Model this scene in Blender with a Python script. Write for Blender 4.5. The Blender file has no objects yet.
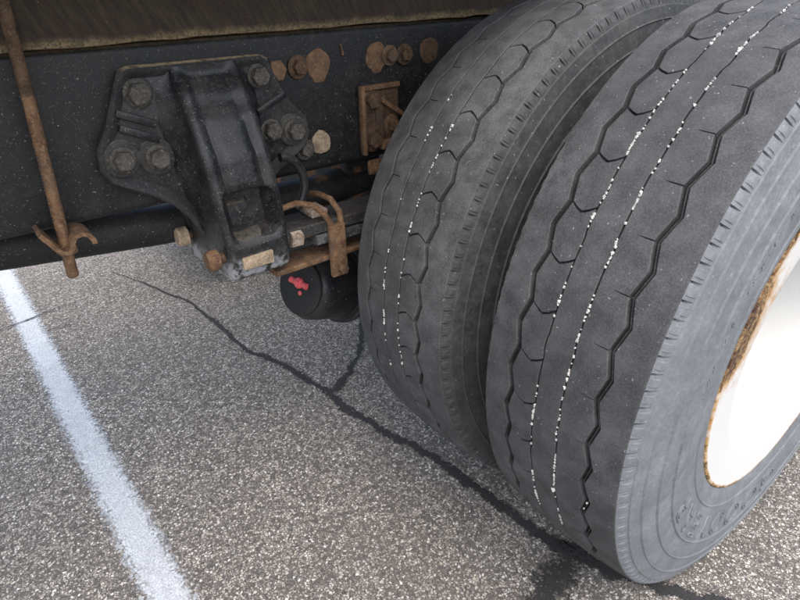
import bpy, bmesh, math, random
from math import sin, cos, pi, radians, sqrt, atan2, hypot, floor
from mathutils import Vector, Matrix, noise as mnoise

# ------------------------------------------------------------------ camera
S = bpy.context.scene
COL = S.collection
CAM = (-1.0693, -0.2697, 1.0713); YAW, PIT, ROL = 0.6532, 0.5043, -0.0216
fw = Vector((sin(YAW)*cos(PIT), cos(YAW)*cos(PIT), -sin(PIT)))
rt = Vector((cos(YAW), -sin(YAW), 0)); up = rt.cross(fw)
r2 = rt*cos(ROL) + up*sin(ROL); u2 = -rt*sin(ROL) + up*cos(ROL)
cd = bpy.data.cameras.new('camera'); cam = bpy.data.objects.new('camera', cd); COL.objects.link(cam)
cam.matrix_world = Matrix(((r2.x, u2.x, -fw.x, CAM[0]), (r2.y, u2.y, -fw.y, CAM[1]), (r2.z, u2.z, -fw.z, CAM[2]), (0, 0, 0, 1)))
cd.sensor_width = 36; cd.lens = 36*592.4/800; cd.clip_start = 0.02; cd.clip_end = 2000
S.camera = cam
# ------------------------------------------------------------------ sky and sun (hazy bright day)
SUN_EL, SUN_TO = radians(64), Vector((-0.35, -1.0, 0)).normalized()     # horizontal direction towards the sun
W = bpy.data.worlds.new('World'); S.world = W; W.use_nodes = True
wn = W.node_tree; wn.nodes.clear()
sky = wn.nodes.new('ShaderNodeTexSky'); sky.sky_type = 'NISHITA'; sky.sun_disc = False
sky.sun_elevation = SUN_EL; sky.sun_rotation = atan2(SUN_TO.x, SUN_TO.y)
sky.air_density = 1.0; sky.dust_density = 4.0; sky.ozone_density = 1.0
bg = wn.nodes.new('ShaderNodeBackground'); bg.inputs['Strength'].default_value = 0.15
wo = wn.nodes.new('ShaderNodeOutputWorld')
wn.links.new(sky.outputs[0], bg.inputs[0]); wn.links.new(bg.outputs[0], wo.inputs[0])
sl = bpy.data.lights.new('sun', 'SUN'); sl.energy = 1.5; sl.angle = radians(120); sl.color = (1, .97, .93)
so = bpy.data.objects.new('sun', sl); COL.objects.link(so)
sd = Vector((SUN_TO.x*cos(SUN_EL), SUN_TO.y*cos(SUN_EL), sin(SUN_EL)))
so.rotation_euler = sd.to_track_quat('Z', 'Y').to_euler(); so.location = (0, -4, 5)
vs = S.view_settings; vs.view_transform = 'Standard'; vs.look = 'None'; vs.gamma = 1; vs.use_curve_mapping = False
vs.exposure = 1.02
random.seed(4)

# ------------------------------------------------------------------ node helpers
class NT:
    def __init__(s, name):
        s.m = bpy.data.materials.new(name); s.m.use_nodes = True; s.t = s.m.node_tree; s.t.nodes.clear()
        s.out = s.t.nodes.new('ShaderNodeOutputMaterial'); s.b = s.n('ShaderNodeBsdfPrincipled')
        s.t.links.new(s.b.outputs[0], s.out.inputs[0])
    def n(s, ty, ins=None, **kw):
        nd = s.t.nodes.new(ty)
        for k, v in kw.items(): setattr(nd, k, v)
        for k, v in (ins or {}).items(): s.set(nd.inputs[k], v)
        return nd
    def set(s, sock, v):
        if hasattr(v, 'links') and hasattr(v, 'is_output'): s.t.links.new(v, sock)
        elif hasattr(v, 'outputs'): s.t.links.new(v.outputs[0], sock)
        else:
            if isinstance(v, tuple) and len(v) == 3 and sock.type == 'RGBA': v = (*v, 1)
            sock.default_value = v
    def math(s, op, a, b=0.5, c=0.5, clamp=False):
        nd = s.n('ShaderNodeMath', operation=op, use_clamp=clamp)
        for i, v in enumerate((a, b, c)): s.set(nd.inputs[i], v)
        return nd.outputs[0]
    def rng(s, v, a, b, c=0.0, d=1.0):
        nd = s.n('ShaderNodeMapRange', {0: v, 1: a, 2: b, 3: c, 4: d}, clamp=True, interpolation_type='SMOOTHSTEP'); return nd.outputs[0]
    def mix(s, f, a, b, bt='MIX'):
        nd = s.n('ShaderNodeMix', data_type='RGBA', blend_type=bt)
        s.set(nd.inputs[0], f); s.set(nd.inputs[6], a); s.set(nd.inputs[7], b); return nd.outputs[2]
    def pos(s): return s.n('ShaderNodeNewGeometry').outputs['Position']
    def obj(s): return s.n('ShaderNodeTexCoord').outputs['Object']
    def noise(s, co, sc, det=4, rough=.55, dist=0):
        return s.n('ShaderNodeTexNoise', {'Vector': co, 'Scale': sc, 'Detail': det, 'Roughness': rough, 'Distortion': dist}).outputs[0]
    def vor(s, co, sc, feature='F1', rnd=1.0):
        return s.n('ShaderNodeTexVoronoi', {'Vector': co, 'Scale': sc, 'Randomness': rnd}, feature=feature)
    def ramp(s, v, pts):
        nd = s.n('ShaderNodeValToRGB', {0: v}); cr = nd.color_ramp
        while len(cr.elements) < len(pts): cr.elements.new(.5)
        for e, (p, c) in zip(cr.elements, pts): e.position = p; e.color = (*c, 1)
        return nd.outputs[0]
    def bump(s, h, st, dist):
        return s.n('ShaderNodeBump', {'Height': h, 'Strength': st, 'Distance': dist}).outputs[0]
    def upz(s):
        g = s.n('ShaderNodeNewGeometry'); return s.n('ShaderNodeSeparateXYZ', {0: g.outputs['Normal']}).outputs[2]

def stones(t, scale=172):
    """packed aggregate: returns per-stone random, gap mask (1 = stone, 0 = gap), height"""
    p = t.pos()
    wob = t.n('ShaderNodeTexNoise', {'Vector': p, 'Scale': 330, 'Detail': 2}).outputs['Color']
    add = t.n('ShaderNodeVectorMath', {0: wob, 1: (.5, .5, .5)}, operation='SUBTRACT')
    scl = t.n('ShaderNodeVectorMath', {0: add}, operation='SCALE'); scl.inputs[3].default_value = .0065
    co = t.n('ShaderNodeVectorMath', {0: p, 1: scl}, operation='ADD').outputs[0]
    v = t.vor(co, scale); e = t.vor(co, scale, 'DISTANCE_TO_EDGE')
    rnd = t.n('ShaderNodeSeparateColor', {0: v.outputs['Color']})
    edge = t.rng(e.outputs['Distance'], .015, .14)
    lay = t.math('MULTIPLY', edge, t.rng(rnd.outputs[1], .05, .40, .15, 1))      # some stones sit low in the binder
    return rnd, lay, edge

def m_asphalt():
    t = NT('asphalt'); p = t.pos(); rnd, lay, edge = stones(t)
    col = t.ramp(rnd.outputs[0], [(0, (.13, .12, .11)), (.2, (.33, .305, .275)), (.45, (.50, .465, .415)), (.7, (.60, .565, .505)), (.88, (.70, .67, .62)), (1, (.82, .81, .78))])
    fine = t.noise(p, 900, 3)
    col = t.mix(.5, col, t.mix(fine, (.06, .06, .06), (.62, .6, .57)), 'OVERLAY')
    col = t.mix(lay, (.095, .089, .082), col)
    big = t.noise(p, 1.6, 4); mid = t.noise(p, 14, 4)
    col = t.mix(t.rng(big, .35, .7, 0, .5), col, t.mix(.35, col, (.18, .16, .14)))
    col = t.mix(t.rng(mid, .52, .75, 0, .30), col, (.17, .16, .145))
    t.set(t.b.inputs['Base Color'], col); t.set(t.b.inputs['Roughness'], .85)
    h = t.math('ADD', t.math('MULTIPLY', lay, 1.0), t.math('MULTIPLY', fine, .25))
    t.set(t.b.inputs['Normal'], t.bump(h, .9, .0028)); return t.m

def sheet_alpha(t, alpha):
    tr = t.n('ShaderNodeBsdfTransparent'); mx = t.n('ShaderNodeMixShader')
    t.set(mx.inputs[0], alpha); t.t.links.new(tr.outputs[0], mx.inputs[1]); t.t.links.new(t.b.outputs[0], mx.inputs[2])
    t.t.links.new(mx.outputs[0], t.out.inputs[0])

def m_paint_line():
    t = NT('line_paint'); p = t.pos(); rnd, lay, edge = stones(t)
    uv = t.n('ShaderNodeUVMap'); x = t.n('ShaderNodeSeparateXYZ', {0: uv.outputs[0]}).outputs[0]
    d = t.math('SUBTRACT', .5, t.math('ABSOLUTE', t.math('SUBTRACT', x, .5)))          # 0 at the edge
    cover = t.math('ADD', t.math('MULTIPLY', d, 3.2), t.math('MULTIPLY', t.math('SUBTRACT', rnd.outputs[2], .5), .55))
    cover = t.math('ADD', cover, t.math('MULTIPLY', t.math('SUBTRACT', t.noise(p, 60, 3), .5), .45))
    a = t.rng(cover, .20, .95)
    hole = t.math('MULTIPLY', t.rng(t.noise(p, 110, 2), .70, .74), 1)
    gap = t.math('MULTIPLY', t.math('SUBTRACT', 1, edge), .12)
    a = t.math('MULTIPLY', a, t.math('SUBTRACT', 1, t.math('MAXIMUM', hole, gap)))
    col = t.mix(t.rng(t.noise(p, 9, 4), .4, .75, 0, .55), (.62, .665, .70), (.50, .53, .55))
    col = t.mix(t.math('MULTIPLY', rnd.outputs[0], .25), col, (.45, .46, .47))
    t.set(t.b.inputs['Base Color'], col); t.set(t.b.inputs['Roughness'], .7)
    t.set(t.b.inputs['Normal'], t.bump(t.math('ADD', lay, t.math('MULTIPLY', t.noise(p, 900, 2), .2)), .7, .0022))
    sheet_alpha(t, a); return t.m

def m_tar(soft):
    t = NT('crack_tar'); p = t.pos(); rnd, lay, edge = stones(t)
    uv = t.n('ShaderNodeUVMap'); x = t.n('ShaderNodeSeparateXYZ', {0: uv.outputs[0]}).outputs[0]
    d = t.math('SUBTRACT', 1.0, t.math('ABSOLUTE', t.math('SUBTRACT', t.math('MULTIPLY', x, 2.0), 1)))
    cover = t.math('ADD', t.math('MULTIPLY', d, 1.5), t.math('MULTIPLY', t.math('SUBTRACT', t.noise(p, 70, 4, .65), .5), 1.7))
    cover = t.math('SUBTRACT', cover, t.math('MULTIPLY', t.math('MULTIPLY', lay, rnd.outputs[0]), soft))
    a = t.rng(cover, .35, .62)
    t.set(t.b.inputs['Base Color'], t.mix(t.noise(p, 300, 3), (.012, .012, .013), (.05, .048, .047)))
    t.set(t.b.inputs['Roughness'], .75); t.set(t.b.inputs['Normal'], t.bump(t.math('ADD', lay, t.noise(p, 500, 3)), .6, .002))
    sheet_alpha(t, a); return t.m

def m_rubber(name, base, dust, amt, grain=420):
    t = NT(name); p = t.pos()
    f = t.noise(p, grain, 4, .7); mid = t.noise(p, 28, 5, .6); big = t.noise(p, 5, 3)
    m = t.math('MULTIPLY', t.math('ADD', t.rng(f, .35, .75, 0, .6), t.rng(mid, .3, .75, 0, .6)), t.rng(big, .25, .8, .6 * amt, 1.2 * amt))
    col = t.mix(m, base, dust)
    sp = t.rng(t.noise(p, 190, 1), .735, .765)
    col = t.mix(t.math('MULTIPLY', sp, .55), col, (.32, .31, .30))
    t.set(t.b.inputs['Base Color'], col); t.set(t.b.inputs['Roughness'], t.rng(mid, .3, .7, .62, .85))
    t.set(t.b.inputs['Specular IOR Level'], .35)
    t.set(t.b.inputs['Normal'], t.bump(t.math('ADD', f, t.math('MULTIPLY', t.noise(p, 1100, 2), .6)), .45, .0012)); return t.m

def m_chassis(name, dirt=.5, rust=.0, chalk=.0, rough=.42, base=(.012, .013, .016), dustc=(.22, .175, .11), damt=.8):
    t = NT(name); p = t.pos()
    n1 = t.noise(p, 22, 6, .65); n2 = t.noise(p, 120, 5, .7); n3 = t.noise(p, 420, 2); n4 = t.noise(p, 6, 3)
    d = t.math('MULTIPLY', t.math('ADD', t.rng(n1, .38, .72, 0, .55), t.rng(n2, .50, .72, 0, .75)), dirt)
    col = t.mix(d, base, (.062, .058, .052))
    col = t.mix(t.math('MULTIPLY', t.rng(n3, .68, .74), .55), col, (.30, .29, .27))
    col = t.mix(t.math('MULTIPLY', t.rng(t.noise(p, 210, 2), .70, .73), .5), col, (.30, .29, .27))
    col = t.mix(t.math('MULTIPLY', t.rng(t.noise(p, 160, 5, .75), .60, .68), dirt*.7), col, (.21, .195, .165))
    dust = t.math('MULTIPLY', t.rng(t.upz(), .55, .9), t.rng(n2, .25, .6))
    col = t.mix(t.math('MULTIPLY', dust, damt), col, dustc)
    if chalk:
        z = t.n('ShaderNodeSeparateXYZ', {0: p}).outputs[2]
        c = t.math('MULTIPLY', t.rng(t.math('ADD', z, t.math('MULTIPLY', n1, .12)), .705, .665), t.rng(t.noise(p, 55, 5, .7), .40, .56))
        col = t.mix(t.math('MULTIPLY', c, chalk), col, (.42, .44, .45))
    if rust:
        rm = t.rng(t.math('ADD', n4, t.math('MULTIPLY', n1, .5)), 1.0 - rust, 1.08 - rust)
        col = t.mix(rm, col, t.mix(n2, (.10, .04, .015), (.23, .12, .05)))
    t.set(t.b.inputs['Base Color'], col)
    t.set(t.b.inputs['Specular IOR Level'], .38)
    t.set(t.b.inputs['Roughness'], t.math('ADD', rough, t.math('MULTIPLY', d, .5)))
    t.set(t.b.inputs['Normal'], t.bump(t.math('ADD', t.math('MULTIPLY', n2, .8), t.math('MULTIPLY', n3, .4)), .4, .002)); return t.m

def m_rust(name, a=(.085, .042, .020), b=(.20, .115, .058), c=(.30, .22, .14), lump=1.0):
    t = NT(name); p = t.pos(); n1 = t.noise(p, 60, 6, .7); n2 = t.noise(p, 240, 4, .7); n3 = t.noise(p, 18, 3)
    col = t.mix(t.rng(n1, .3, .7), a, b); col = t.mix(t.rng(n2, .52, .75, 0, .7), col, c)
    col = t.mix(t.rng(n3, .55, .75, 0, .6), col, (.06, .045, .035))
    t.set(t.b.inputs['Base Color'], col); t.set(t.b.inputs['Roughness'], .88)
    t.set(t.b.inputs['Normal'], t.bump(t.math('ADD', n1, n2), .6, .0025 * lump)); return t.m

def m_wood():
    t = NT('weathered_sill'); p = t.pos()
    st = t.n('ShaderNodeMapping', {'Vector': p, 'Scale': (1, 1, 1), 'Rotation': (0, .5, 0)})
    st2 = t.n('ShaderNodeMapping', {'Vector': st.outputs[0], 'Scale': (120, 40, 18)})
    g = t.noise(st2.outputs[0], 1.0, 5, .7); n = t.noise(p, 9, 5, .6); f = t.noise(p, 260, 4, .7)
    col = t.mix(t.rng(g, .3, .7), (.024, .018, .012), (.062, .046, .030)); col = t.mix(t.rng(n, .4, .7, 0, .8), col, (.034, .022, .016))
    z = t.n('ShaderNodeSeparateXYZ', {0: p}).outputs[2]
    col = t.mix(t.math('MULTIPLY', t.rng(t.math('ADD', z, t.math('MULTIPLY', t.noise(p, 30, 4), .02)), 1.012, .998), t.rng(f, .3, .6)), col, (.22, .165, .09))
    col = t.mix(t.rng(f, .66, .72, 0, .6), col, (.28, .22, .14))
    t.set(t.b.inputs['Base Color'], col); t.set(t.b.inputs['Roughness'], .9)
    t.set(t.b.inputs['Normal'], t.bump(t.math('ADD', g, t.math('MULTIPLY', f, .6)), .8, .004)); return t.m

def m_rim():
    t = NT('white_rim_paint'); p = t.pos()
    at = t.n('ShaderNodeAttribute', attribute_name='rust').outputs['Fac']
    n = t.noise(p, 40, 6, .7); n2 = t.noise(p, 150, 4, .7); n3 = t.noise(p, 16, 4)
    v = t.math('ADD', at, t.math('MULTIPLY', t.math('SUBTRACT', n, .5), 1.25))
    stain = t.rng(v, .18, .62); core = t.rng(t.math('ADD', v, t.math('MULTIPLY', t.math('SUBTRACT', n2, .5), .9)), .62, .80)
    col = t.mix(stain, (.66, .665, .645), t.mix(n3, (.52, .33, .12), (.40, .19, .05)))
    flake = t.noise(p, 95, 6, .75)
    col = t.mix(core, col, t.mix(t.rng(flake, .38, .62), (.05, .022, .012), t.mix(t.rng(n2, .42, .62), (.24, .11, .035), (.46, .34, .17))))
    t.set(t.b.inputs['Base Color'], col); t.set(t.b.inputs['Roughness'], t.math('ADD', .32, t.math('MULTIPLY', core, .5)))
    t.set(t.b.inputs['Normal'], t.bump(t.math('MULTIPLY', t.math('ADD', n2, flake), core), .9, .006)); return t.m

def m_plain(name, c, rough=.5, var=.15):
    t = NT(name); p = t.pos(); n = t.noise(p, 90, 5, .65)
    t.set(t.b.inputs['Base Color'], t.mix(t.rng(n, .3, .75), c, tuple(x*(1-var) + var*.12 for x in c)))
    t.set(t.b.inputs['Roughness'], rough); t.set(t.b.inputs['Normal'], t.bump(n, .3, .001)); return t.m

MAT = dict(
    asphalt=m_asphalt(), line=m_paint_line(), tar=m_tar(.7), thin=m_tar(1.5),
    tread=m_rubber('tread_rubber', (.034, .0355, .037), (.118, .1205, .122), 1.0),
    wall_shaded=m_rubber('gap_shaded_sidewall_rubber', (.028, .030, .031), (.085, .088, .085), .8, 120),  # rubber colour darkened to stand for shade in the gap between tyres
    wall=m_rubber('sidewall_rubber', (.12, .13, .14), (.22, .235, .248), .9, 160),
    groove=m_rubber('groove_rubber', (.012, .012, .012), (.035, .034, .033), .6),
    frame=m_chassis('frame_paint', .30, .0, 0, .5, (.008, .0082, .0088)), lipdust=m_chassis('dusty_lip', .9, 0, 0, .6, (.02, .021, .022), (.34, .255, .14), 1.0),
    cast=m_chassis('cast_paint', .65, .0, .6, .34, (.010, .011, .0125), (.13, .115, .09), .6),
    pipe=m_chassis('pipe_paint', .30, .06, 0, .6, (.008, .008, .009), (.05, .045, .04), .5), black=m_chassis('chamber_paint', .35, 0, 0, .3, (.012, .013, .015), (.07, .07, .07), .7),
    spring=m_chassis('spring_steel', .9, .18, .25, .6, (.014, .014, .014), (.07, .06, .05), .25),
    rust=m_rust('rust'), rustd=m_rust('rust_dark', (.045, .025, .014), (.13, .075, .04), (.22, .16, .10)),
    rusto=m_rust('rust_orange', (.11, .060, .033), (.19, .112, .064), (.25, .17, .105)),
    bolt=m_rust('dirty_bolt', (.035, .033, .030), (.10, .09, .075), (.24, .20, .15)),
    tan=m_rust('tan_patch', (.22, .16, .10), (.40, .31, .21), (.55, .48, .38)),
    chalk=m_rust('chalky_nut', (.16, .10, .06), (.42, .36, .29), (.62, .58, .53)),
    wood=m_wood(), rim=m_rim(), red=m_plain('red_plastic', (.72, .10, .11), .5, .2), chip=m_plain('stone_chip', (.62, .60, .56), .7, .5),
    crust=m_chassis('dirt_crust', 1.5, 0, 0, .8, (.03, .03, .028), (.2, .17, .12), .8),
    line_white=m_plain('hub_paint', (.78, .79, .78), .4, .1),
    steel=m_chassis('underbody', .7, .22, 0, .6, (.02, .02, .02)),
)

# ------------------------------------------------------------------ mesh helpers
def mk(name, vs_, fs, mat, parent=None, smooth=True, uv=None, sharp=40):
    me = bpy.data.meshes.new(name); me.from_pydata(vs_, [], fs); me.validate()
    me.materials.append(MAT[mat])
    if uv:
        l = me.uv_layers.new(name='UVMap')
        for lp in me.loops: l.data[lp.index].uv = uv[lp.vertex_index]
    if smooth:
        for p in me.polygons: p.use_smooth = True
        me.set_sharp_from_angle(angle=radians(sharp))
    o = bpy.data.objects.new(name, me); COL.objects.link(o)
    if parent: o.parent = parent
    return o

class B:
    """collects shapes into one mesh"""
    def __init__(s): s.bm = bmesh.new()
    def box(s, lo, hi, bev=.002, seg=2, M=None):
        c = [(a+b)/2 for a, b in zip(lo, hi)]; d = [b-a for a, b in zip(lo, hi)]
        r = bmesh.ops.create_cube(s.bm, size=1, matrix=Matrix.Translation(c) @ Matrix.Diagonal((*d, 1)))
        vv = r['verts']
        if bev:
            ed = list({e for v in vv for e in v.link_edges})
            rr = bmesh.ops.bevel(s.bm, geom=ed, offset=bev, segments=seg, affect='EDGES', profile=.5)
            vv = list({v for f in rr['faces'] for v in f.verts} | {v for v in vv if v.is_valid})
        if M is not None: bmesh.ops.transform(s.bm, matrix=M, verts=vv)
        return s
    def ring(s, pts, closed=False, cap=True):
        """pts: list of rings (lists of Vectors)"""
        L = [[s.bm.verts.new(p) for p in r] for r in pts]; n = len(L[0])
        for a, b in zip(L, L[1:]):
            for i in range(n): s.bm.faces.new((a[i], a[(i+1) % n], b[(i+1) % n], b[i]))
        if cap:
            s.bm.faces.new(list(reversed(L[0]))); s.bm.faces.new(L[-1])
        return s
    def tube(s, path, rad, n=14, cap=True):
        path = [Vector(p) for p in path]; R_ = rad if isinstance(rad, (list, tuple)) else [rad]*len(path); out = []
        t0 = (path[1]-path[0]).normalized(); nrm = t0.orthogonal().normalized()
        for i, p in enumerate(path):
            t = (path[min(i+1, len(path)-1)] - path[max(i-1, 0)]).normalized()
            nrm = (nrm - t*nrm.dot(t)).normalized(); bi = t.cross(nrm)
            out.append([p + (nrm*cos(2*pi*k/n) + bi*sin(2*pi*k/n))*R_[i] for k in range(n)])
        return s.ring(out, cap=cap)
    def prism(s, poly, y0, y1, bev=.003):
        """polygon in (x, z), extruded y0..y1"""
        a = [s.bm.verts.new((x, y0, z)) for x, z in poly]; b = [s.bm.verts.new((x, y1, z)) for x, z in poly]; n = len(poly)
        fa = s.bm.faces.new(a); fb = s.bm.faces.new(list(reversed(b)))
        for i in range(n): s.bm.faces.new((b[i], b[(i+1) % n], a[(i+1) % n], a[i]))
        bmesh.ops.recalc_face_normals(s.bm, faces=s.bm.faces[:])
        if bev:
            bmesh.ops.bevel(s.bm, geom=list(fa.edges)+list(fb.edges), offset=bev, segments=2, affect='EDGES', profile=.5)
        return s
    def done(s, name, mat, parent=None, smooth=True, sharp=35):
        bmesh.ops.recalc_face_normals(s.bm, faces=s.bm.faces[:])
        me = bpy.data.meshes.new(name); s.bm.to_mesh(me); s.bm.free(); me.materials.append(MAT[mat])
        if smooth:
            for p in me.polygons: p.use_smooth = True
            me.set_sharp_from_angle(angle=radians(sharp))
        o = bpy.data.objects.new(name, me); COL.objects.link(o)
        if parent: o.parent = parent
        return o

def roughen(o, amp, scale, seed=0):
    for v in o.data.vertices:
        v.co += mnoise.noise_vector(v.co*scale + Vector((seed, seed*2, 0)))*amp

def lathe(prof, n, mat, name, parent, attr=None, arc=None):
    """prof: (y, r) pairs revolved round the y axis"""
    vv, ff = [], []; m = len(prof)
    for i in range(n):
        th = 2*pi*i/n
        for y, r in prof: vv.append((-r*cos(th), y, r*sin(th)))
    for i in range(n):
        j = (i+1) % n
        for k in range(m-1): ff.append((i*m+k, j*m+k, j*m+k+1, i*m+k+1))
    o = mk(name, vv, ff, mat, parent)
    if attr:
        a = o.data.attributes.new('rust', 'FLOAT', 'POINT')
        for i in range(n):
            for k, (y, r) in enumerate(prof): a.data[i*m+k].value = attr(2*pi*i/n, y, r, k)
    return o

# ------------------------------------------------------------------ the ground
def structure(o, kind='structure'): o['kind'] = kind; return o
g = 600
structure(mk('asphalt_pavement', [(-g, -g, 0), (g, -g, 0), (g, g, 0), (-g, g, 0)], [(0, 1, 2, 3)], 'asphalt', smooth=False))

def strip(name, pts, mat, z, jit=0.0, sub=6, seed=1):
    """ribbon on the ground along pts (x, y, half width)"""
    rnd = random.Random(seed); P = []
    for (a, b) in zip(pts, pts[1:]):
        for k in range(sub): f = k/sub; P.append([a[i]+(b[i]-a[i])*f for i in range(3)])
    P.append(list(pts[-1]))
    if jit:
        for q in P[1:-1]: q[0] += rnd.uniform(-1, 1)*jit; q[1] += rnd.uniform(-1, 1)*jit; q[2] *= rnd.uniform(.7, 1.35)
    vv, ff, uv = [], [], []
    for i, q in enumerate(P):
        a = P[max(i-1, 0)]; b = P[min(i+1, len(P)-1)]; t = Vector((b[0]-a[0], b[1]-a[1])).normalized(); nx, ny = -t.y, t.x
        for s_, u_ in ((-1, 0), (0, .5), (1, 1)):
            vv.append((q[0]+nx*q[2]*s_, q[1]+ny*q[2]*s_, z)); uv.append((u_, i*.1))
    for i in range(len(P)-1):
        for k in (0, 1): ff.append((i*3+k, i*3+k+1, i*3+4+k, i*3+3+k))
    return structure(mk(name, vv, ff, mat, smooth=False, uv=uv))

strip('parking_line_paint', [(-1.06, 4.6, .058), (-1.024, 2.5, .058), (-1.004, 1.3, .058), (-.988, .6, .058), (-.945, -1.6, .058)], 'line', .003)
crack = [(-0.664, 2.237), (-0.581, 2.002), (-0.51, 1.761), (-0.495, 1.56), (-0.49, 1.326), (-0.441, 1.211), (-0.415, 1.067), (-0.396, 0.956), (-0.397, 0.875), (-0.376, 0.76), (-0.368, 0.703), (-0.343, 0.609), (-0.328, 0.53), (-0.321, 0.432), (-0.312, 0.344), (-0.308, 0.245), (-0.293, 0.191), (-0.27, 0.12), (-0.239, 0.048), (-0.184, -0.046), (-.10, -.16), (-.02, -.30)]
cw = [.003, .006, .009, .012, .016, .017, .018, .022, .023, .019, .019, .020, .021, .023, .024, .027, .03, .03, .028, .026, .022, .016]
strip('pavement_crack', [(x, y, w*.85) for (x, y), w in zip(crack, cw)], 'tar', .004, .005, 6, 3)
strip('pavement_crack', [(x, y, w) for (x, y), w in zip([(-0.379, 0.955), (-0.29, 1.01), (-0.197, 1.09), (-0.137, 1.159), (-0.056, 1.294), (.05, 1.4)], [.018, .014, .012, .012, .011, .01])], 'tar', .005, .005, 6, 5)
strip('tar_blot', [(-.262, .165, .05), (-.30, .166, .055), (-.35, .158, .05), (-.41, .147, .05), (-.47, .13, .045), (-.53, .12, .03)], 'thin', .006, .002, 4, 8)
strip('hairline_crack', [(-1.25, 1.93, .008), (-1.103, 1.988, .006), (-1.023, 2.009, .006), (-0.901, 2.04, .006), (-0.813, 2.046, .003)], 'thin', .007, .005, 6, 9)
strip('hairline_crack', [(-0.983, 1.871, .004), (-0.933, 1.881, .006), (-0.878, 1.862, .004)], 'thin', .007, .003, 6, 10)

# ------------------------------------------------------------------ the truck
truck = bpy.data.objects.new('truck', None); COL.objects.link(truck); truck.empty_display_size = .3
truck['label'] = 'dirty black truck chassis on dual rear tyres with white rusty rim, parked across asphalt'
truck['category'] = 'truck'

# ---- tyres
TW, RC, NP = .2412, .523, 46
def crown(y): return RC - .009*((y-TW/2)/(TW/2))**2
def tri(p): p -= floor(p); return 4*p-1 if p < .5 else 3-4*p
def hsh(i, s): return (sin(i*12.9898+s*78.233)*43758.5453) % 1.0
def wig(th, s, amp):
    q = th/(2*pi)*NP*3; i = floor(q); f = q-i; f = min(1, max(0, (f-.35)/.3))
    a = hsh(i % (NP*3), s)-.5; b = hsh((i+1) % (NP*3), s)-.5
    return 2*amp*(a+(b-a)*f)
def G(k, th):
    ph = th/(2*pi)*NP
    if k == 0: return 0.0
    if k == 1: return .0462 - .0050*tri(ph+.23)
    if k == 2: return .0968 + wig(th, 1, .0016)
    if k == 3: return .1400 + wig(th, 2, .0016)
    if k == 4: return .1885 + .0050*tri(ph)
    return TW
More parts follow.
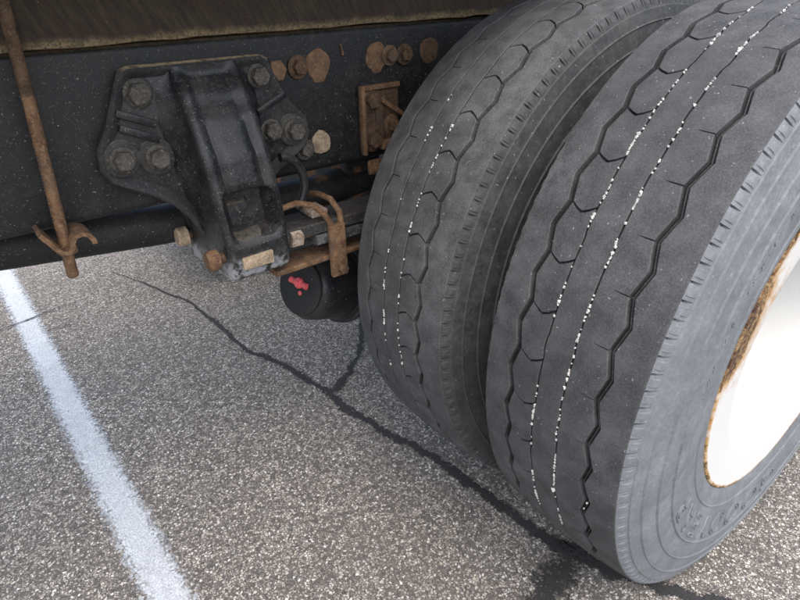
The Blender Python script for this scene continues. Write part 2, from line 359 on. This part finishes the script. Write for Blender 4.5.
# sipe corners of groove 4 sit at phase 0 (y lowest), groove 1 corners at phase -.23 (y highest)
HW = {1: .0042, 2: .0012, 3: .0012, 4: .0046}
def make_wheel(flip, phase, hw, chip_groups, wall='wall'):
    def P(th, y, r):
        if flip: th, y = -th, TW-y
        th += phase; z = r*sin(th)
        return (-r*cos(th), y, max(z, -.5195))
    w = bpy.data.objects.new('wheel', None); COL.objects.link(w); w.parent = truck
    phs = [0, .019, .027, .08, .16, .22, .27, .33, .40, .46, .5, .56, .64, .72, .757, .766, .774, .783, .86, .93, .973, .981]
    def rib(name, fl, fr, kind, drop=0.0, mat='tread'):
        vv, ff = [], []
        fr_ = [0, 0, .04, .07, .25, .5, .75, .93, .96, 1, 1]
        n = len(fr_)
        for i in range(NP):
            for p in phs:
                th = 2*pi*(i+p)/NP
                a, b = fl(th), fr(th); wd = b-a; ch = min(.0010, wd*.3)
                for k, f in enumerate(fr_):
                    y = a+wd*f
                    if k == 2: y = a+ch
                    if k == 8: y = b-ch
                    if k == 3: y = a+ch*1.8
                    if k == 7: y = b-ch*1.8
                    t_ = th; r = crown(y)-drop
                    if k in (0, n-1): r = crown(y)-.0105
                    elif k in (1, n-2): r -= .0008
                    if kind == 'B':
                        c_ = 1-abs(2*f-1); t_ -= radians(1.15)*min(1, c_*1.25)
                        if p in (0, .019, .981) and 0 < k < n-1: r -= .0075
                    elif kind == 'D':
                        if k <= 4:
                            t_ += 0
                            if p in (.766, .774) and 0 < k: r -= .0040
                    vv.append(P(t_, y, r))
        m = NP*len(phs)
        for i in range(m):
            j = (i+1) % m
            for k in range(n-1): ff.append((i*n+k, j*n+k, j*n+k+1, i*n+k+1))
        return mk(name, vv, ff, mat, w, True, None, 38)
    E_ = lambda k, s: (lambda th: G(k, th)+s*hw.get(k, 0))
    rib('tread_rib', E_(0, 0), E_(1, -1), 'S')
    rib('tread_rib', E_(1, 1), E_(2, -1), 'D')
    rib('tread_rib', E_(2, 1), E_(3, -1), 'C')
    rib('tread_rib', E_(3, 1), E_(4, -1), 'B')
    rib('tread_rib', E_(4, 1), E_(5, 0), 'S')
    if hw[1] > .003: rib('groove_ridge', lambda th: G(1, th)-.0012, lambda th: G(1, th)+.0008, 'R', .0045, 'tread')
    # groove floor
    vv, ff = [], []; n = 9; m = 184
    for i in range(m):
        for k in range(n): y = .002+(TW-.004)*k/(n-1); vv.append(P(2*pi*i/m, y, crown(y)-.0095))
    for i in range(m):
        j = (i+1) % m
        for k in range(n-1): ff.append((i*n+k, j*n+k, j*n+k+1, i*n+k+1))
    mk('groove_floor', vv, ff, 'groove', w)
    # shoulder bands with notched lugs and sidewalls with moulded rings
    prof = [(-.0085, .4965), (-.0104, .4952), (-.0122, .4850), (-.0144, .4768), (-.0168, .4750), (-.0150, .4732), (-.0178, .460), (-.0196, .4458), (-.0222, .4440), (-.0203, .4422), (-.0217, .428),
            (-.0220, .4125), (-.0246, .4105), (-.0226, .4082), (-.0225, .395), (-.0219, .380), (-.0200, .362), (-.0175, .3438), (-.0190, .3418), (-.0165, .339), (-.0150, .327), (-.0135, .315), (-.0115, .3085), (.004, .3065), (.02, .300)]
    for side in (0, 1):
        fy = (lambda y: y) if side == 0 else (lambda y: TW-y)
        vv, ff = [], []; NN = 138; pp = [0, .03, .11, .14, .34, .37, .80, .83]
        rows = [(.0002, .5128, 0), (-.0012, .5112, 1), (-.0036, .5075, 1.2), (-.0060, .5030, .5), (-.0078, .4985, 0), (-.0085, .4965, 0)]
        for i in range(NN):
            for q, p in enumerate(pp):
                th = 2*pi*(i+p)/NN
                ln = .7+.6*hsh(i, 9)
                for k, (y, r, d) in enumerate(rows):
                    dp = .0040*min(1, d*ln) if (q in (1, 2) and d > 0) else 0
                    if q in (5, 6) and k in (2, 3): dp = -.0012
                    x_, yy, z_ = P(th, fy(y + dp), r - dp*.6)
                    vv.append((x_, yy, z_))
        m = NN*len(pp); n = len(rows)
        for i in range(m):
            j = (i+1) % m
            for k in range(n-1):
                f_ = (i*n+k, j*n+k, j*n+k+1, i*n+k+1); ff.append(f_ if side else f_[::-1])
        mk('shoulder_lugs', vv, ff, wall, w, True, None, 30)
        vv, ff = [], []; m = 240; n = len(prof)
        for i in range(m):
            for y, r in prof: vv.append(P(2*pi*i/m, fy(y), r))
        for i in range(m):
            j = (i+1) % m
            for k in range(n-1):
                f_ = (i*n+k, j*n+k, j*n+k+1, i*n+k+1); ff.append(f_ if side else f_[::-1])
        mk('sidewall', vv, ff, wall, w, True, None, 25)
    # little stones pinched in the narrow grooves
    vv, ff = [], []; rnd = random.Random(11+flip)
    for (gk, lo, hi, cnt) in chip_groups:
        c0 = None
        for _ in range(cnt):
            if c0 is None or rnd.random() < .45: c0 = radians(rnd.uniform(lo, hi))
            th = c0 + radians(rnd.uniform(-1.2, 1.2))
            r_ = rnd.uniform(.0011, .0023) * (1.55 if rnd.random() < .12 else 1)
            tl = (th-phase) if not flip else (phase-th)
            y = G(gk, tl); ce = Vector(P(tl, y, crown(y)-.0002))
            b0 = len(vv)
            ax = [Vector((rnd.gauss(0, 1), rnd.gauss(0, 1), rnd.gauss(0, 1))).normalized() for _ in range(1)][0]
            bx_ = ax.orthogonal().normalized(); cx_ = ax.cross(bx_)
            for v in (ax*1.2, -ax, bx_, -bx_*1.2, cx_*.9, -cx_): vv.append(tuple(ce+v*r_*rnd.uniform(.8, 1.3)))
            for f_ in ((0, 2, 4), (2, 1, 4), (1, 3, 4), (3, 0, 4), (2, 0, 5), (1, 2, 5), (3, 1, 5), (0, 3, 5)): ff.append(tuple(b0+q for q in f_))
    chips = mk('stone_chips', vv, ff, 'chip', None, False)
    chips['kind'] = 'stuff'
    # rim
    def rustf(th, y, r, k):
        t_ = math.degrees(th); t_ = t_-360 if t_ > 180 else t_
        lip = .62 if k <= 2 else (.36 if k == 3 else 0)
        patch = 1.5*math.exp(-((t_-20)/15)**2)*max(0, 1-(.304-r)/.070) if k >= 1 else 0
        p2 = .8*math.exp(-((t_-42)/12)**2)*max(0, 1-(.302-r)/.012)
        run = .72*math.exp(-((t_-24)/24)**2)*max(0, 1-(.302-r)/.16)
        return min(1.2, max(lip*(.75+.5*hsh(int(t_/3), 4)), patch*1.15, p2, run))
    rp = [(-.0095, .3085), (-.0132, .3068), (-.0142, .3045), (-.0138, .3015), (-.0134, .2980), (-.0130, .2900), (-.0126, .2820), (-.0122, .2740), (-.0117, .2660), (-.0111, .2580), (-.0105, .2500), (-.0098, .2420), (-.0090, .2340), (-.0078, .2260), (-.002, .2200), (.008, .2170), (.06, .2150), (.10, .2140), (.14, .2125), (.165, .210), (.176, .206), (.178, .201), (.172, .195), (.160, .185), (.148, .165), (.143, .14), (.143, .115), (.12, .112), (.115, .10), (.113, .0005)]
    if flip: rp2 = [(TW-y, r) for y, r in rp][::-1]
    else: rp2 = rp
    rim = lathe(rp2, 256, 'rim', 'rim', w, (lambda th, y, r, k: 0) if flip else rustf)
    return w, chips

DY = .3503
wheel_o, chips_o = make_wheel(False, radians(1.9), HW, [(2, -26, 74, 165), (3, -24, 74, 150), (1, -14, -10, 2)])
wheel_o.location = (0, 0, .52); chips_o.location = (0, 0, .52)
chips_o['label'] = 'tiny white stone chips wedged in tread grooves of the tyre with the white rim'; chips_o['category'] = 'stone chips'
wheel_i, chips_i = make_wheel(True, radians(2.7), {1: .0030, 2: .0013, 3: .0013, 4: .0044}, [(2, -15, 45, 40), (3, -12, 40, 45)], 'wall_shaded')
wheel_i.location = (0, DY, .52); chips_i.location = (0, DY, .52)
chips_i['label'] = 'few tiny pale stone chips in tread grooves of the inner tyre beside the frame'; chips_i['category'] = 'stone chips'

# raised lettering on the outer sidewall
def swy(r):
    pr = [(.3065, .004), (.315, -.0135), (.327, -.0150), (.339, -.0165), (.362, -.0200), (.380, -.0219), (.395, -.0225), (.428, -.0217)]
    for (a, ya), (b, yb) in zip(pr, pr[1:]):
        if a <= r <= b: return ya+(yb-ya)*(r-a)/(b-a)
    return -.0222
tc = bpy.data.curves.new('lettering', 'FONT'); tc.body = 'GOODYEAR'; tc.size = .058; tc.space_character = 1.40
tc.fill_mode = 'NONE'; tc.bevel_depth = .0015; tc.bevel_resolution = 1; tc.resolution_u = 6
to = bpy.data.objects.new('lettering', tc); COL.objects.link(to)
bpy.context.view_layer.update()
me = bpy.data.meshes.new_from_object(to.evaluated_get(bpy.context.evaluated_depsgraph_get()))
bpy.data.objects.remove(to)
xs = [v.co.x for v in me.vertices]; ys = [v.co.y for v in me.vertices]; x0, x1, y0, y1 = min(xs), max(xs), min(ys), max(ys)
for v in me.vertices:
    th = radians(-103.5 + 79.5*(v.co.x-x0)/(x1-x0)); r = .3575+.046*(v.co.y-y0)/(y1-y0)
    v.co = (-r*cos(th), swy(r)-.0004-v.co.z*1.3, r*sin(th))
me.materials.clear(); me.materials.append(MAT['wall'])
for p in me.polygons: p.use_smooth = True
lo = bpy.data.objects.new('raised_lettering', me); COL.objects.link(lo); lo.parent = wheel_o
# small moulded marks, too worn to read
bb = B(); rnd = random.Random(3)
th = 8.5
while th < 60:
    for _ in range(3):
        dr = rnd.uniform(-.004, .004); dt = rnd.uniform(-.8, .8); lng = rnd.random() < .5
        a = radians(th+dt); r = .387+dr
        wx, wz = (.0008, .0045) if lng else (.0042, .0008)
        M_ = Matrix.Translation((-r*cos(a), swy(r), r*sin(a))) @ Matrix.Rotation(-(pi/2-a), 4, 'Y').inverted()
        bb.box((-wx, -.0009, -wz), (wx, .002, wz), 0, 1, M_)
    th += 3.3 if rnd.random() < .85 else 5.5
bb.done('raised_marking', 'wall', wheel_o, False)['kind'] = 'stuff'
# hub and nuts in the outer rim
b_ = B(); b_.tube([(0, .15, 0), (0, .105, 0), (0, .10, 0)], [.10, .098, .085], 40); b_.done('hub', 'line_white', wheel_o)
hexm = B(); hexm.tube([(0, 0, 0), (0, -.022, 0), (0, -.026, 0)], [.018, .018, .014], 6)
nut0 = hexm.done('wheel_nut', 'line_white', wheel_o, False); nut0.location = (.1428, .143, 0)
for k in range(1, 10):
    c = nut0.copy(); COL.objects.link(c); a = 2*pi*k/10; c.location = (.1428*cos(a), .143, .1428*sin(a)); c.parent = wheel_o
# the pair on the far end of the axle (same meshes, turned round)
for src, yy in ((wheel_o, 2.40), (wheel_i, 2.40-DY)):
    w = src.copy(); COL.objects.link(w); w.parent = truck; w.location = (0, yy, .52); w.rotation_euler = (0, 0, pi)
    for ch in src.children:
        if ch.name.startswith(('sidewall', 'tread_rib', 'groove_floor', 'shoulder', 'rim')):
            c = ch.copy(); COL.objects.link(c); c.parent = w

# ---- frame rail, shade slab
YW = .77
b_ = B()
zb, zt, t_ = .7215, .984, .008
def chan(x):
    q = []
    R_ = .014
    for a in range(0, 91, 18): q.append((x, YW+R_-R_*cos(radians(a)), zt-R_+R_*sin(radians(a))))
    q += [(x, YW+.085, zt), (x, YW+.085, zt-t_), (x, YW+t_, zt-t_), (x, YW+t_, zb+t_), (x, YW+.085, zb+t_), (x, YW+.085, zb)]
    for a in range(90, -1, -18): q.append((x, YW+R_-R_*cos(radians(a)), zb+R_-R_*sin(radians(a))))
    return [Vector(p) for p in q]
N_ = 60
b_.ring([chan(-3.2+5.0*i/N_) for i in range(N_+1)])
rail = b_.done('frame_rail', 'frame', truck, True, 50)
# body sill lying over the rail; unseen bed slab above, sized to shade frame and inner tyre
b_ = B(); b_.box((-3.2, .752, .986), (1.8, .86, 1.20), .004, 2)
bmesh.ops.subdivide_edges(b_.bm, edges=[e for e in b_.bm.edges if abs(e.verts[0].co.x-e.verts[1].co.x) > 1], cuts=160)
sill = b_.done('body_sill', 'wood', truck); roughen(sill, .0028, 24, 3)
b_ = B()
b_.box((-3.2, .40, 1.205), (1.8, 1.25, 1.26), .004); b_.done('bed_shade_slab', 'steel', truck)

# ---- bolts
def hexbolt(name, mat, parent, r=.0155, h=.012, washer=.0235):
    b = B()
    if washer: b.tube([(0, 0, 0), (0, 0, .003), (0, 0, .0042)], [washer, washer, washer*.9], 20)
    b.tube([(0, 0, .004), (0, 0, .004+h), (0, 0, .004+h+.0018)], [r, r, r*.86], 6)
    return b.done(name, mat, parent, True, 30)
def put(o, x, y, z, rot=0, sc=1, parent=None, copy=False, mat=None, axis='-y'):
    if copy:
        o = o.copy(); COL.objects.link(o)
        if mat: o.data = o.data.copy(); o.data.materials.clear(); o.data.materials.append(MAT[mat])
    o.location = (x, y, z); o.rotation_mode = 'QUATERNION'
    d = {'-y': (0, -1, 0), '-x': (-1, 0, 0), '+x': (1, 0, 0), '-z': (0, 0, -1)}[axis]
    o.rotation_quaternion = Vector(d).to_track_quat('Z', 'Y') @ Matrix.Rotation(rot, 4, 'Z').to_quaternion(); o.scale = (sc, sc, sc)
    if parent: o.parent = parent
    return o
rb = hexbolt('bolt', 'rusto', rail, .0155, .008, 0)
put(rb, -.551, YW-.002, .922, .3, 1.25)
rb2 = hexbolt('bolt', 'rustd', rail, .0135, .010, .021); put(rb2, -.502, YW-.002, .923, .2)
put(rb2, -.290, YW-.003, .925, .5, .95, rail, True, 'rusto')
put(rb2, -.252, YW-.003, .924, .1, 1.0, rail, True)
put(rb2, -.504, YW-.002, .771, .7, 1.0, rail, True, 'bolt')
def patch(x, z, r, mat, seed, drip=0):
    b = B(); rnd = random.Random(seed); n = 26; rr = [1+.22*(rnd.random()-.5) for _ in range(n)]
    rr = [(rr[i]+rr[i-1]+rr[(i+1) % n])/3 for i in range(n)]
    out = []
    for (k, y) in ((1.0, 0), (.97, -.0025), (.85, -.0036), (.35, -.0040)):
        out.append([Vector((x+r*k*rr[i]*cos(2*pi*i/n), YW+.001+y, z+r*k*rr[i]*sin(2*pi*i/n) - (drip*k if i in (18, 19, 20, 21) else 0))) for i in range(n)])
    b.ring(out); o = b.done('rust_patch', mat, rail); roughen(o, .0010, 160, seed); return o
patch(-.457, .924, .027, 'rusto', 1, .008); patch(-.320, .925, .027, 'rust', 2, .006)
patch(-.181, .926, .026, 'rustd', 3); patch(-.464, .778, .023, 'tan', 4)
b_ = B(); b_.tube([(-.405, YW-.001, .955), (-.403, YW-.003, .943), (-.402, YW-.003, .935)], [.0012, .0022, .003], 8); b_.done('rust_drip', 'rust', rail)

# bracket near the tyre
BX = truck
b_ = B(); b_.box((-.372, YW-.012, .742), (-.275, YW-.001, .874), .003)
brk = b_.done('rusty_bracket', 'rustd', truck)
b_ = B(); b_.box((-.376, YW-.024, .738), (-.367, YW-.011, .876), .002); o = b_.done('flange', 'rust', brk)
b_ = B(); b_.box((-.366, YW-.022, .866), (-.278, YW-.011, .876), .002); o = b_.done('flange', 'rust', brk)
b_ = B(); M_ = Matrix.Translation((-.300, YW-.020, .828)) @ Matrix.Rotation(radians(33), 4, 'Y')
b_.box((-.045, -.004, -.005), (.065, .008, .005), .002, 2, M_); o = b_.done('brace', 'rust', brk); roughen(o, .0008, 90)
b_ = B(); b_.box((-.338, YW-.018, .752), (-.318, YW-.011, .846), .003); b_.done('rib', 'rustd', brk)
b_ = B(); b_.box((-.33, YW-.024, .742), (-.285, YW-.011, .762), .004); o = b_.done('flange', 'rust', brk); roughen(o, .002, 60)
bb2 = hexbolt('bolt', 'rustd', brk, .017, .012, .026); put(bb2, -.346, YW-.011, .846, .2)
put(bb2, -.346, YW-.011, .766, .6, 1, brk, True); put(bb2, -.297, YW-.011, .79, .9, .8, brk, True, 'rust')
b_ = B(); b_.box((-.355, YW-.01, .688), (-.318, YW+.002, .7205), .005, 3); b_.box((-.345, YW-.016, .695), (-.330, YW-.008, .71), .003); o = b_.done('rusty_tab', 'rust', truck); roughen(o, .002, 60)

# ---- spring hanger
CX = -.690
half = [(.100, .952), (.114, .945), (.122, .920), (.150, .868), (.181, .836), (.183, .806), (.172, .784), (.150, .770), (.115, .750), (.085, .725), (.062, .694), (.05, .66)]
halfl = [(.118, .953), (.130, .948), (.142, .925), (.166, .868), (.187, .836), (.189, .806), (.178, .784), (.155, .770), (.118, .750), (.087, .725), (.064, .694), (.05, .66)]
outline = [(CX+a*1.0+.004, z) for a, z in half] + [(CX-a, z) for a, z in reversed(halfl)]
hang = bpy.data.objects.new('spring_hanger', None); COL.objects.link(hang); hang.parent = truck
b_ = B(); b_.prism(outline, YW-.016, YW-.0005, .003)
fl = b_.done('mounting_flange', 'cast', hang)
# raised lip following the flange edge
n = len(outline); ins = []
for i in range(n):
    a, b, c = Vector(outline[i-1]), Vector(outline[i]), Vector(outline[(i+1) % n])
    t1 = (c-a).normalized(); nn = Vector((t1.y, -t1.x)); ins.append(nn)
ctr = Vector((CX, .83))
def offs(d): return [(Vector(outline[i]) + (ins[i] if ins[i].dot(ctr-Vector(outline[i])) > 0 else -ins[i])*d) for i in range(n)]
b_ = B(); rows = []
for d, y in ((-.001, -.010), (-.002, -.022), (.001, -.026), (.005, -.0255), (.011, -.021), (.019, -.0155)):
    rows.append([Vector((q.x, YW+y, q.y)) for q in offs(d)])
b_.ring(rows, cap=False); lip = b_.done('flange_lip', 'lipdust', hang); roughen(lip, .0012, 60)
for sgn, zz, ang in ((-1, .876, 24), (-1, .852, 26), (1, .872, -24)):
    b_ = B(); M_ = Matrix.Translation((CX+sgn*.118, YW-.018, zz)) @ Matrix.Rotation(radians(ang), 4, 'Y')
    b_.box((-.034, -.010, -.006), (.030, .004, .006), .003, 2, M_); b_.done('flange_rib', 'cast', hang)
# bolt bosses on the wings
for (x, z, h_) in ((-.845, .818, 0), (-.790, .812, 0), (-.535, .816, 0), (-.798, .914, .008), (-.590, .918, .008)):
    b_ = B(); b_.tube([(x, YW-.012, z), (x, YW-.022+h_, z), (x, YW-.0245+h_, z)], [.031, .029, .025], 26); o = b_.done('bolt_boss', 'crust', hang); roughen(o, .0015, 70, 3)
hb = hexbolt('bolt', 'bolt', hang, .0165, .014, .0205)
put(hb, -.798, YW-.016, .914, .25, 1.08)
for (x, z, y, rz) in ((-.845, .818, .024, .1), (-.790, .812, .024, .5), (-.590, .918, .016, .3), (-.535, .816, .024, .15), (-.578, .822, .016, .4)):
    put(hb, x, YW-y, z, rz, 1.0, hang, True)
# cast arm: lofted column with ridged edges, a bulging face and a pocket
def lerpT(T, v):
    if v >= T[0][0]: return T[0][1]
    for (a, x), (b, y) in zip(T, T[1:]):
        if b <= v <= a: f = (a-v)/(a-b); f = f*f*(3-2*f)*.4+f*.6; return x+(y-x)*f
    return T[-1][1]
FY = [(.962, .748), (.945, .742), (.90, .712), (.86, .690), (.80, .668), (.74, .658), (.68, .654), (.62, .652), (.600, .655), (.594, .662)]
XL = [(.962, -.742), (.93, -.744), (.86, -.745), (.74, -.740), (.66, -.735), (.594, -.732)]
XR = [(.962, -.632), (.93, -.628), (.86, -.625), (.74, -.617), (.66, -.613), (.594, -.616)]
def sm(a, b, x): x = min(1, max(0, (x-a)/(b-a))); return x*x*(3-2*x)
NV, NU = 74, 15
side = [0, .12, .3, .6, .85]
vv, ff = [], []; rowlen = None
for iv in range(NV+1):
    z = .948-.354*iv/NV
    yf, xl, xr = lerpT(FY, z), lerpT(XL, z), lerpT(XR, z)
    yb = YW-.010 if z > .728 else (YW-.010)+(.838-YW+.010)*sm(.728, .690, z)
    fl_ = .030*sm(.66, .92, z) + .012
    R_ = min(.013, (yb-yf)*.45); row = []
    for s_ in side: row.append((xl-fl_*(1-s_)**2.2, yb+(yf+R_-yb)*s_, z))
    for a in (0, 25, 50, 75): row.append((xl+R_-R_*cos(radians(a)), yf+R_-R_*sin(radians(a)), z))
    for k in range(NU):
        f = k/(NU-1); x = xl+R_+(xr-xl-2*R_)*f; e = min(f, 1-f)*(xr-xl-2*R_)
        y = yf
        face = sm(.003, .013, e)
        y += .0075*face*sm(.655, .665, z)*(1-sm(.93, .95, z))              # panel between the edge ridges
        bul = sm(.010, .03, e)*sm(.748, .762, z)*(1-sm(.80, .93, z)); y -= .010*bul
        pock = sm(.004, .012, e)*sm(.668, .676, z)*(1-sm(.742, .752, z)); y += .030*pock
        if .685 < z < .728: y -= .017*pock*(1-sm(.30, .34, abs(f-.32)*1.0 + .1))
        row.append((x, y, z))
    for a in (75, 50, 25, 0): row.append((xr-R_+R_*cos(radians(a)), yf+R_-R_*sin(radians(a)), z))
    for s_ in reversed(side): row.append((xr+fl_*(1-s_)**2.2, yb+(yf+R_-yb)*s_, z))
    rowlen = len(row); vv += row
for i in range(NV):
    for k in range(rowlen): j = (k+1) % rowlen; ff.append((i*rowlen+k, (i+1)*rowlen+k, (i+1)*rowlen+j, i*rowlen+j))
ff.append(tuple(range(rowlen))); ff.append(tuple(reversed(range(NV*rowlen, (NV+1)*rowlen))))
arm = mk('cast_arm', vv, ff, 'cast', hang, True, None, 50)
bm = bmesh.new(); bm.from_mesh(arm.data); bmesh.ops.recalc_face_normals(bm, faces=bm.faces[:]); bm.to_mesh(arm.data); bm.free()
roughen(arm, .0012, 45, 2)
# chalky stamped plate, cross bolts, spring pin
b_ = B(); b_.box((-.712, .6475, .614), (-.652, .656, .638), .003, 2); o = b_.done('stamped_plate', 'tan', hang); roughen(o, .0015, 90, 4)
def cross(x, y, z, L, mat_h, rad):
    b = B(); b.tube([(x-L/2, y, z), (x+L/2, y, z)], rad*.55, 16); b.done('cross_bolt', 'rustd', hang)
    b = B(); b.tube([(x-L/2+.002, y, z), (x-L/2-.014, y, z), (x-L/2-.018, y, z)], [rad, rad, rad*.8], 18); o = b.done('bolt_head', mat_h, hang); roughen(o, .001, 90, 1)
    b = B(); b.tube([(x+L/2-.002, y, z), (x+L/2+.020, y, z), (x+L/2+.024, y, z)], [rad*1.05, rad*1.05, rad*.85], 6); o = b.done('nut', 'chalk', hang); roughen(o, .001, 90, 2)
cross(-.676, .676, .638, .144, 'rust', .0185)
cross(-.676, .815, .640, .150, 'tan', .0185)
b_ = B(); b_.tube([(-.60, .676, .638), (-.545, .676, .640)], .009, 12); b_.done('bolt_end', 'rust', hang)
b_ = B(); b_.tube([(-.676, .69, .652), (-.676, .76, .652)], .02, 20); b_.done('spring_pin', 'rustd', hang)
# brake hose curling out beside the hanger
b_ = B(); pts = []
for i in range(25):
    a = radians(-60+150*i/24); pts.append((-.585+.045*cos(a), .715, .725+.055*sin(a)))
b_.tube(pts, .0085, 12); b_.done('air_hose', 'black', truck)

# ---- leaf spring with rebound clip
spr = bpy.data.objects.new('leaf_spring', None); COL.objects.link(spr); spr.parent = truck
def leaf(x0, x1, z0, sag, th, mat, y0=.667, y1=.745):
    b = B(); out = []; n = 26
    for i in range(n+1):
        x = x0+(x1-x0)*i/n; q = (x/.66); z = z0+sag*q*q
        out.append([Vector((x, y0+.003, z-th/2)), Vector((x, y1-.003, z-th/2)), Vector((x, y1, z-th/2+.003)), Vector((x, y1, z+th/2-.003)), Vector((x, y1-.003, z+th/2)), Vector((x, y0+.003, z+th/2)), Vector((x, y0, z+th/2-.003)), Vector((x, y0, z-th/2+.003))])
    b.ring(out); o = b.done('leaf', mat, spr, True, 40); roughen(o, .0015, 40, 5); return o
leaf(-.66, .62, .642, .004, .024, 'spring'); leaf(-.55, .52, .612, .012, .022, 'spring'); leaf(-.64, .30, .578, -.004, .012, 'rust', .672, .74)
b_ = B()
for i in range(1): b_.tube([(-.64+.0, .66, .650), (-.64, .75, .650)], .030, 22)
b_.done('spring_eye', 'spring', spr)
b_ = B(); b_.box((-.528, .655, .538), (-.492, .6655, .648), .002); o = b_.done('rebound_clip', 'rust', spr); roughen(o, .0012, 60)
hb3 = hexbolt('bolt', 'rustd', spr, .011, .008, .0); put(hb3, -.508, .655, .556, .2)
b_ = B(); b_.tube([(-.60, .700, .690), (-.575, .690, .697), (-.548, .676, .690), (-.530, .668, .670), (-.518, .664, .646)], .006, 10); b_.done('clip_rod', 'rust', spr)
b_ = B(); b_.tube([(-.50, .78, .675), (-.505, .73, .690), (-.500, .69, .688), (-.496, .668, .668), (-.497, .662, .642)], .006, 10); b_.done('clip_rod', 'rust', spr)
b_ = B(); b_.box((-.545, .69, .656), (-.505, .74, .672), .006, 3); o = b_.done('clip_pad', 'chalk', spr); roughen(o, .003, 50)

# ---- axle, brake chamber
b_ = B(); b_.box((-.36, .85, .53), (-.26, 1.55, .72), .008); b_.done('cross_member', 'steel', truck)
b_ = B(); b_.tube([(0, .50, .52), (0, .95, .52), (0, 1.0, .52), (0, 1.08, .52), (0, 1.2, .52), (0, 1.32, .52), (0, 1.40, .52), (0, 1.45, .52), (0, 1.9, .52)], [.075, .075, .09, .17, .2, .17, .09, .075, .075], 28); b_.done('axle_housing', 'steel', truck)
b_ = B(); b_.box((-.10, .655, .60), (.10, .755, .66), .006); b_.done('spring_seat', 'steel', truck)
b_ = B(); b_.tube([(0, .42, .52), (0, .60, .52), (0, .625, .52)], [.20, .20, .19], 40); b_.done('brake_drum', 'rustd', truck)
for yy in (.85, 1.2): pass
ch = bpy.data.objects.new('brake_chamber', None); COL.objects.link(ch); ch.parent = truck
A_, B_ = Vector((-.528, .795, .462)), Vector((-.363, .835, .406)); ax = (B_-A_).normalized(); L = (B_-A_).length
def along(t, off=(0, 0)): return A_+ax*t
b_ = B(); ts = [(-.0065, .030), (-.006, .050), (-.001, .066), (.010, .075), (.03, .0785), (.08, .082), (.105, .084), (.11, .088), (.118, .090)]
b_.tube([along(t) for t, r in ts], [r for t, r in ts], 44); can = b_.done('chamber_can', 'black', ch, True, 30)
b_ = B(); ts = [(-.004, .064), (-.0085, .064), (-.0095, .060), (-.0096, .03)]; b_.tube([along(t) for t, r in ts], [r for t, r in ts], 40); b_.done('end_cover', 'groove', ch, True, 30)
b_ = B(); ts = [(.116, .090), (.118, .0955), (.126, .097), (.134, .0955), (.136, .090)]; b_.tube([along(t) for t, r in ts], [r for t, r in ts], 44); b_.done('clamp_ring', 'black', ch, True, 30)
b_ = B(); ts = [(.135, .088), (.17, .086), (.21, .078), (.222, .05)]; b_.tube([along(t) for t, r in ts], [r for t, r in ts], 36); b_.done('service_can', 'black', ch, True, 30)
side_ = ax.cross(Vector((0, 0, 1))).normalized(); upv = side_.cross(ax).normalized()
fc = along(-.009)+upv*.010-side_*.0+side_*.0
b_ = B(); b_.tube([fc, fc-ax*.006, fc-ax*.010], [.0125, .0125, .009], 18); b_.tube([fc-ax*.008, fc-ax*.013], [.0075, .006], 14)
pl = b_.done('dust_plug', 'red', ch, True, 40)
b_ = B()
for s_ in (-1, 1):
    b_.tube([fc-ax*.003+side_*s_*.010+upv*.0, fc-ax*.004+side_*s_*.026-upv*.002*s_], [.0065, .0075], 10)
b_.done('plug_tab', 'red', ch)
b_ = B(); q = fc-upv*.022+side_*.006; b_.tube([q, q-ax*.003], .005, 10); b_.done('vent_hole', 'red', ch)
b_ = B(); q = along(.09)-side_*.0805; 
b_.tube([q, q-side_*.004], .003, 8); b_.done('rivet', 'bolt', ch)
# push rod bracket to the axle
b_ = B(); b_.box((-.16, .79, .36), (-.06, .88, .46), .01); b_.done('chamber_bracket', 'steel', truck)

# ---- pipe behind the rail
b_ = B(); b_.tube([(-2.6, .86, .80), (-1.5, .86, .722), (-1.05, .86, .6835), (-.78, .86, .6555), (-.45, .87, .640), (.1, .90, .66)], .0375, 26); b_.done('exhaust_pipe', 'pipe', truck, True, 60)

# ---- tie-down rod with hooked saddle
td = bpy.data.objects.new('tie_down', None); COL.objects.link(td); td.parent = truck
RX, RY = -.955, .736
b_ = B(); path, rad = [], []
path.append((RX+.0055, RY, .93)); rad.append(.0088); path.append((RX+.004, RY, .90)); rad.append(.0088)
z = .88
while z > .652:
    path += [(RX+.004-.012*(.90-z)/.23, RY, z), (RX+.004-.012*(.90-z-.0025)/.23, RY, z-.0025)]; rad += [.0093, .0084]; z -= .005
b_.tube(path, rad, 14); o = b_.done('threaded_rod', 'rust', td, True, 60); roughen(o, .0007, 70, 7)
b_ = B(); b_.tube([(RX+.014, RY, 1.20), (RX+.010, RY, 1.05), (RX+.0055, RY, .93)], .0088, 14); b_.done('rod_shank', 'rustd', td, True, 60)
pr = [(-.060, .030), (-.048, .010), (-.036, -.012), (-.024, -.026), (-.010, -.030), (.0, -.020), (.004, -.004), (.014, .008), (.030, .010), (.044, .004), (.052, -.010), (.053, -.022)]
b_ = B(); out = []
for i, (x, zz) in enumerate(pr):
    x *= .62; zz *= .62
    a = Vector(pr[max(i-1, 0)]); c = Vector(pr[min(i+1, len(pr)-1)]); t1 = (c-a).normalized(); nx, nz = -t1.y*.0035, t1.x*.0035
    out.append([Vector((RX+x+nx, RY-.026, .719+zz+nz)), Vector((RX+x+nx, RY+.030, .719+zz+nz)), Vector((RX+x-nx, RY+.030, .719+zz-nz)), Vector((RX+x-nx, RY-.026, .719+zz-nz))])
b_.ring(out); o = b_.done('saddle', 'rust', td, True, 50); roughen(o, .0012, 60, 8)
b_ = B(); b_.tube([(RX-.006, RY, .706), (RX-.006, RY, .693), (RX-.006, RY, .691)], [.015, .015, .013], 6); o = b_.done('nut', 'rust', td, True, 30); roughen(o, .0008, 90, 8)
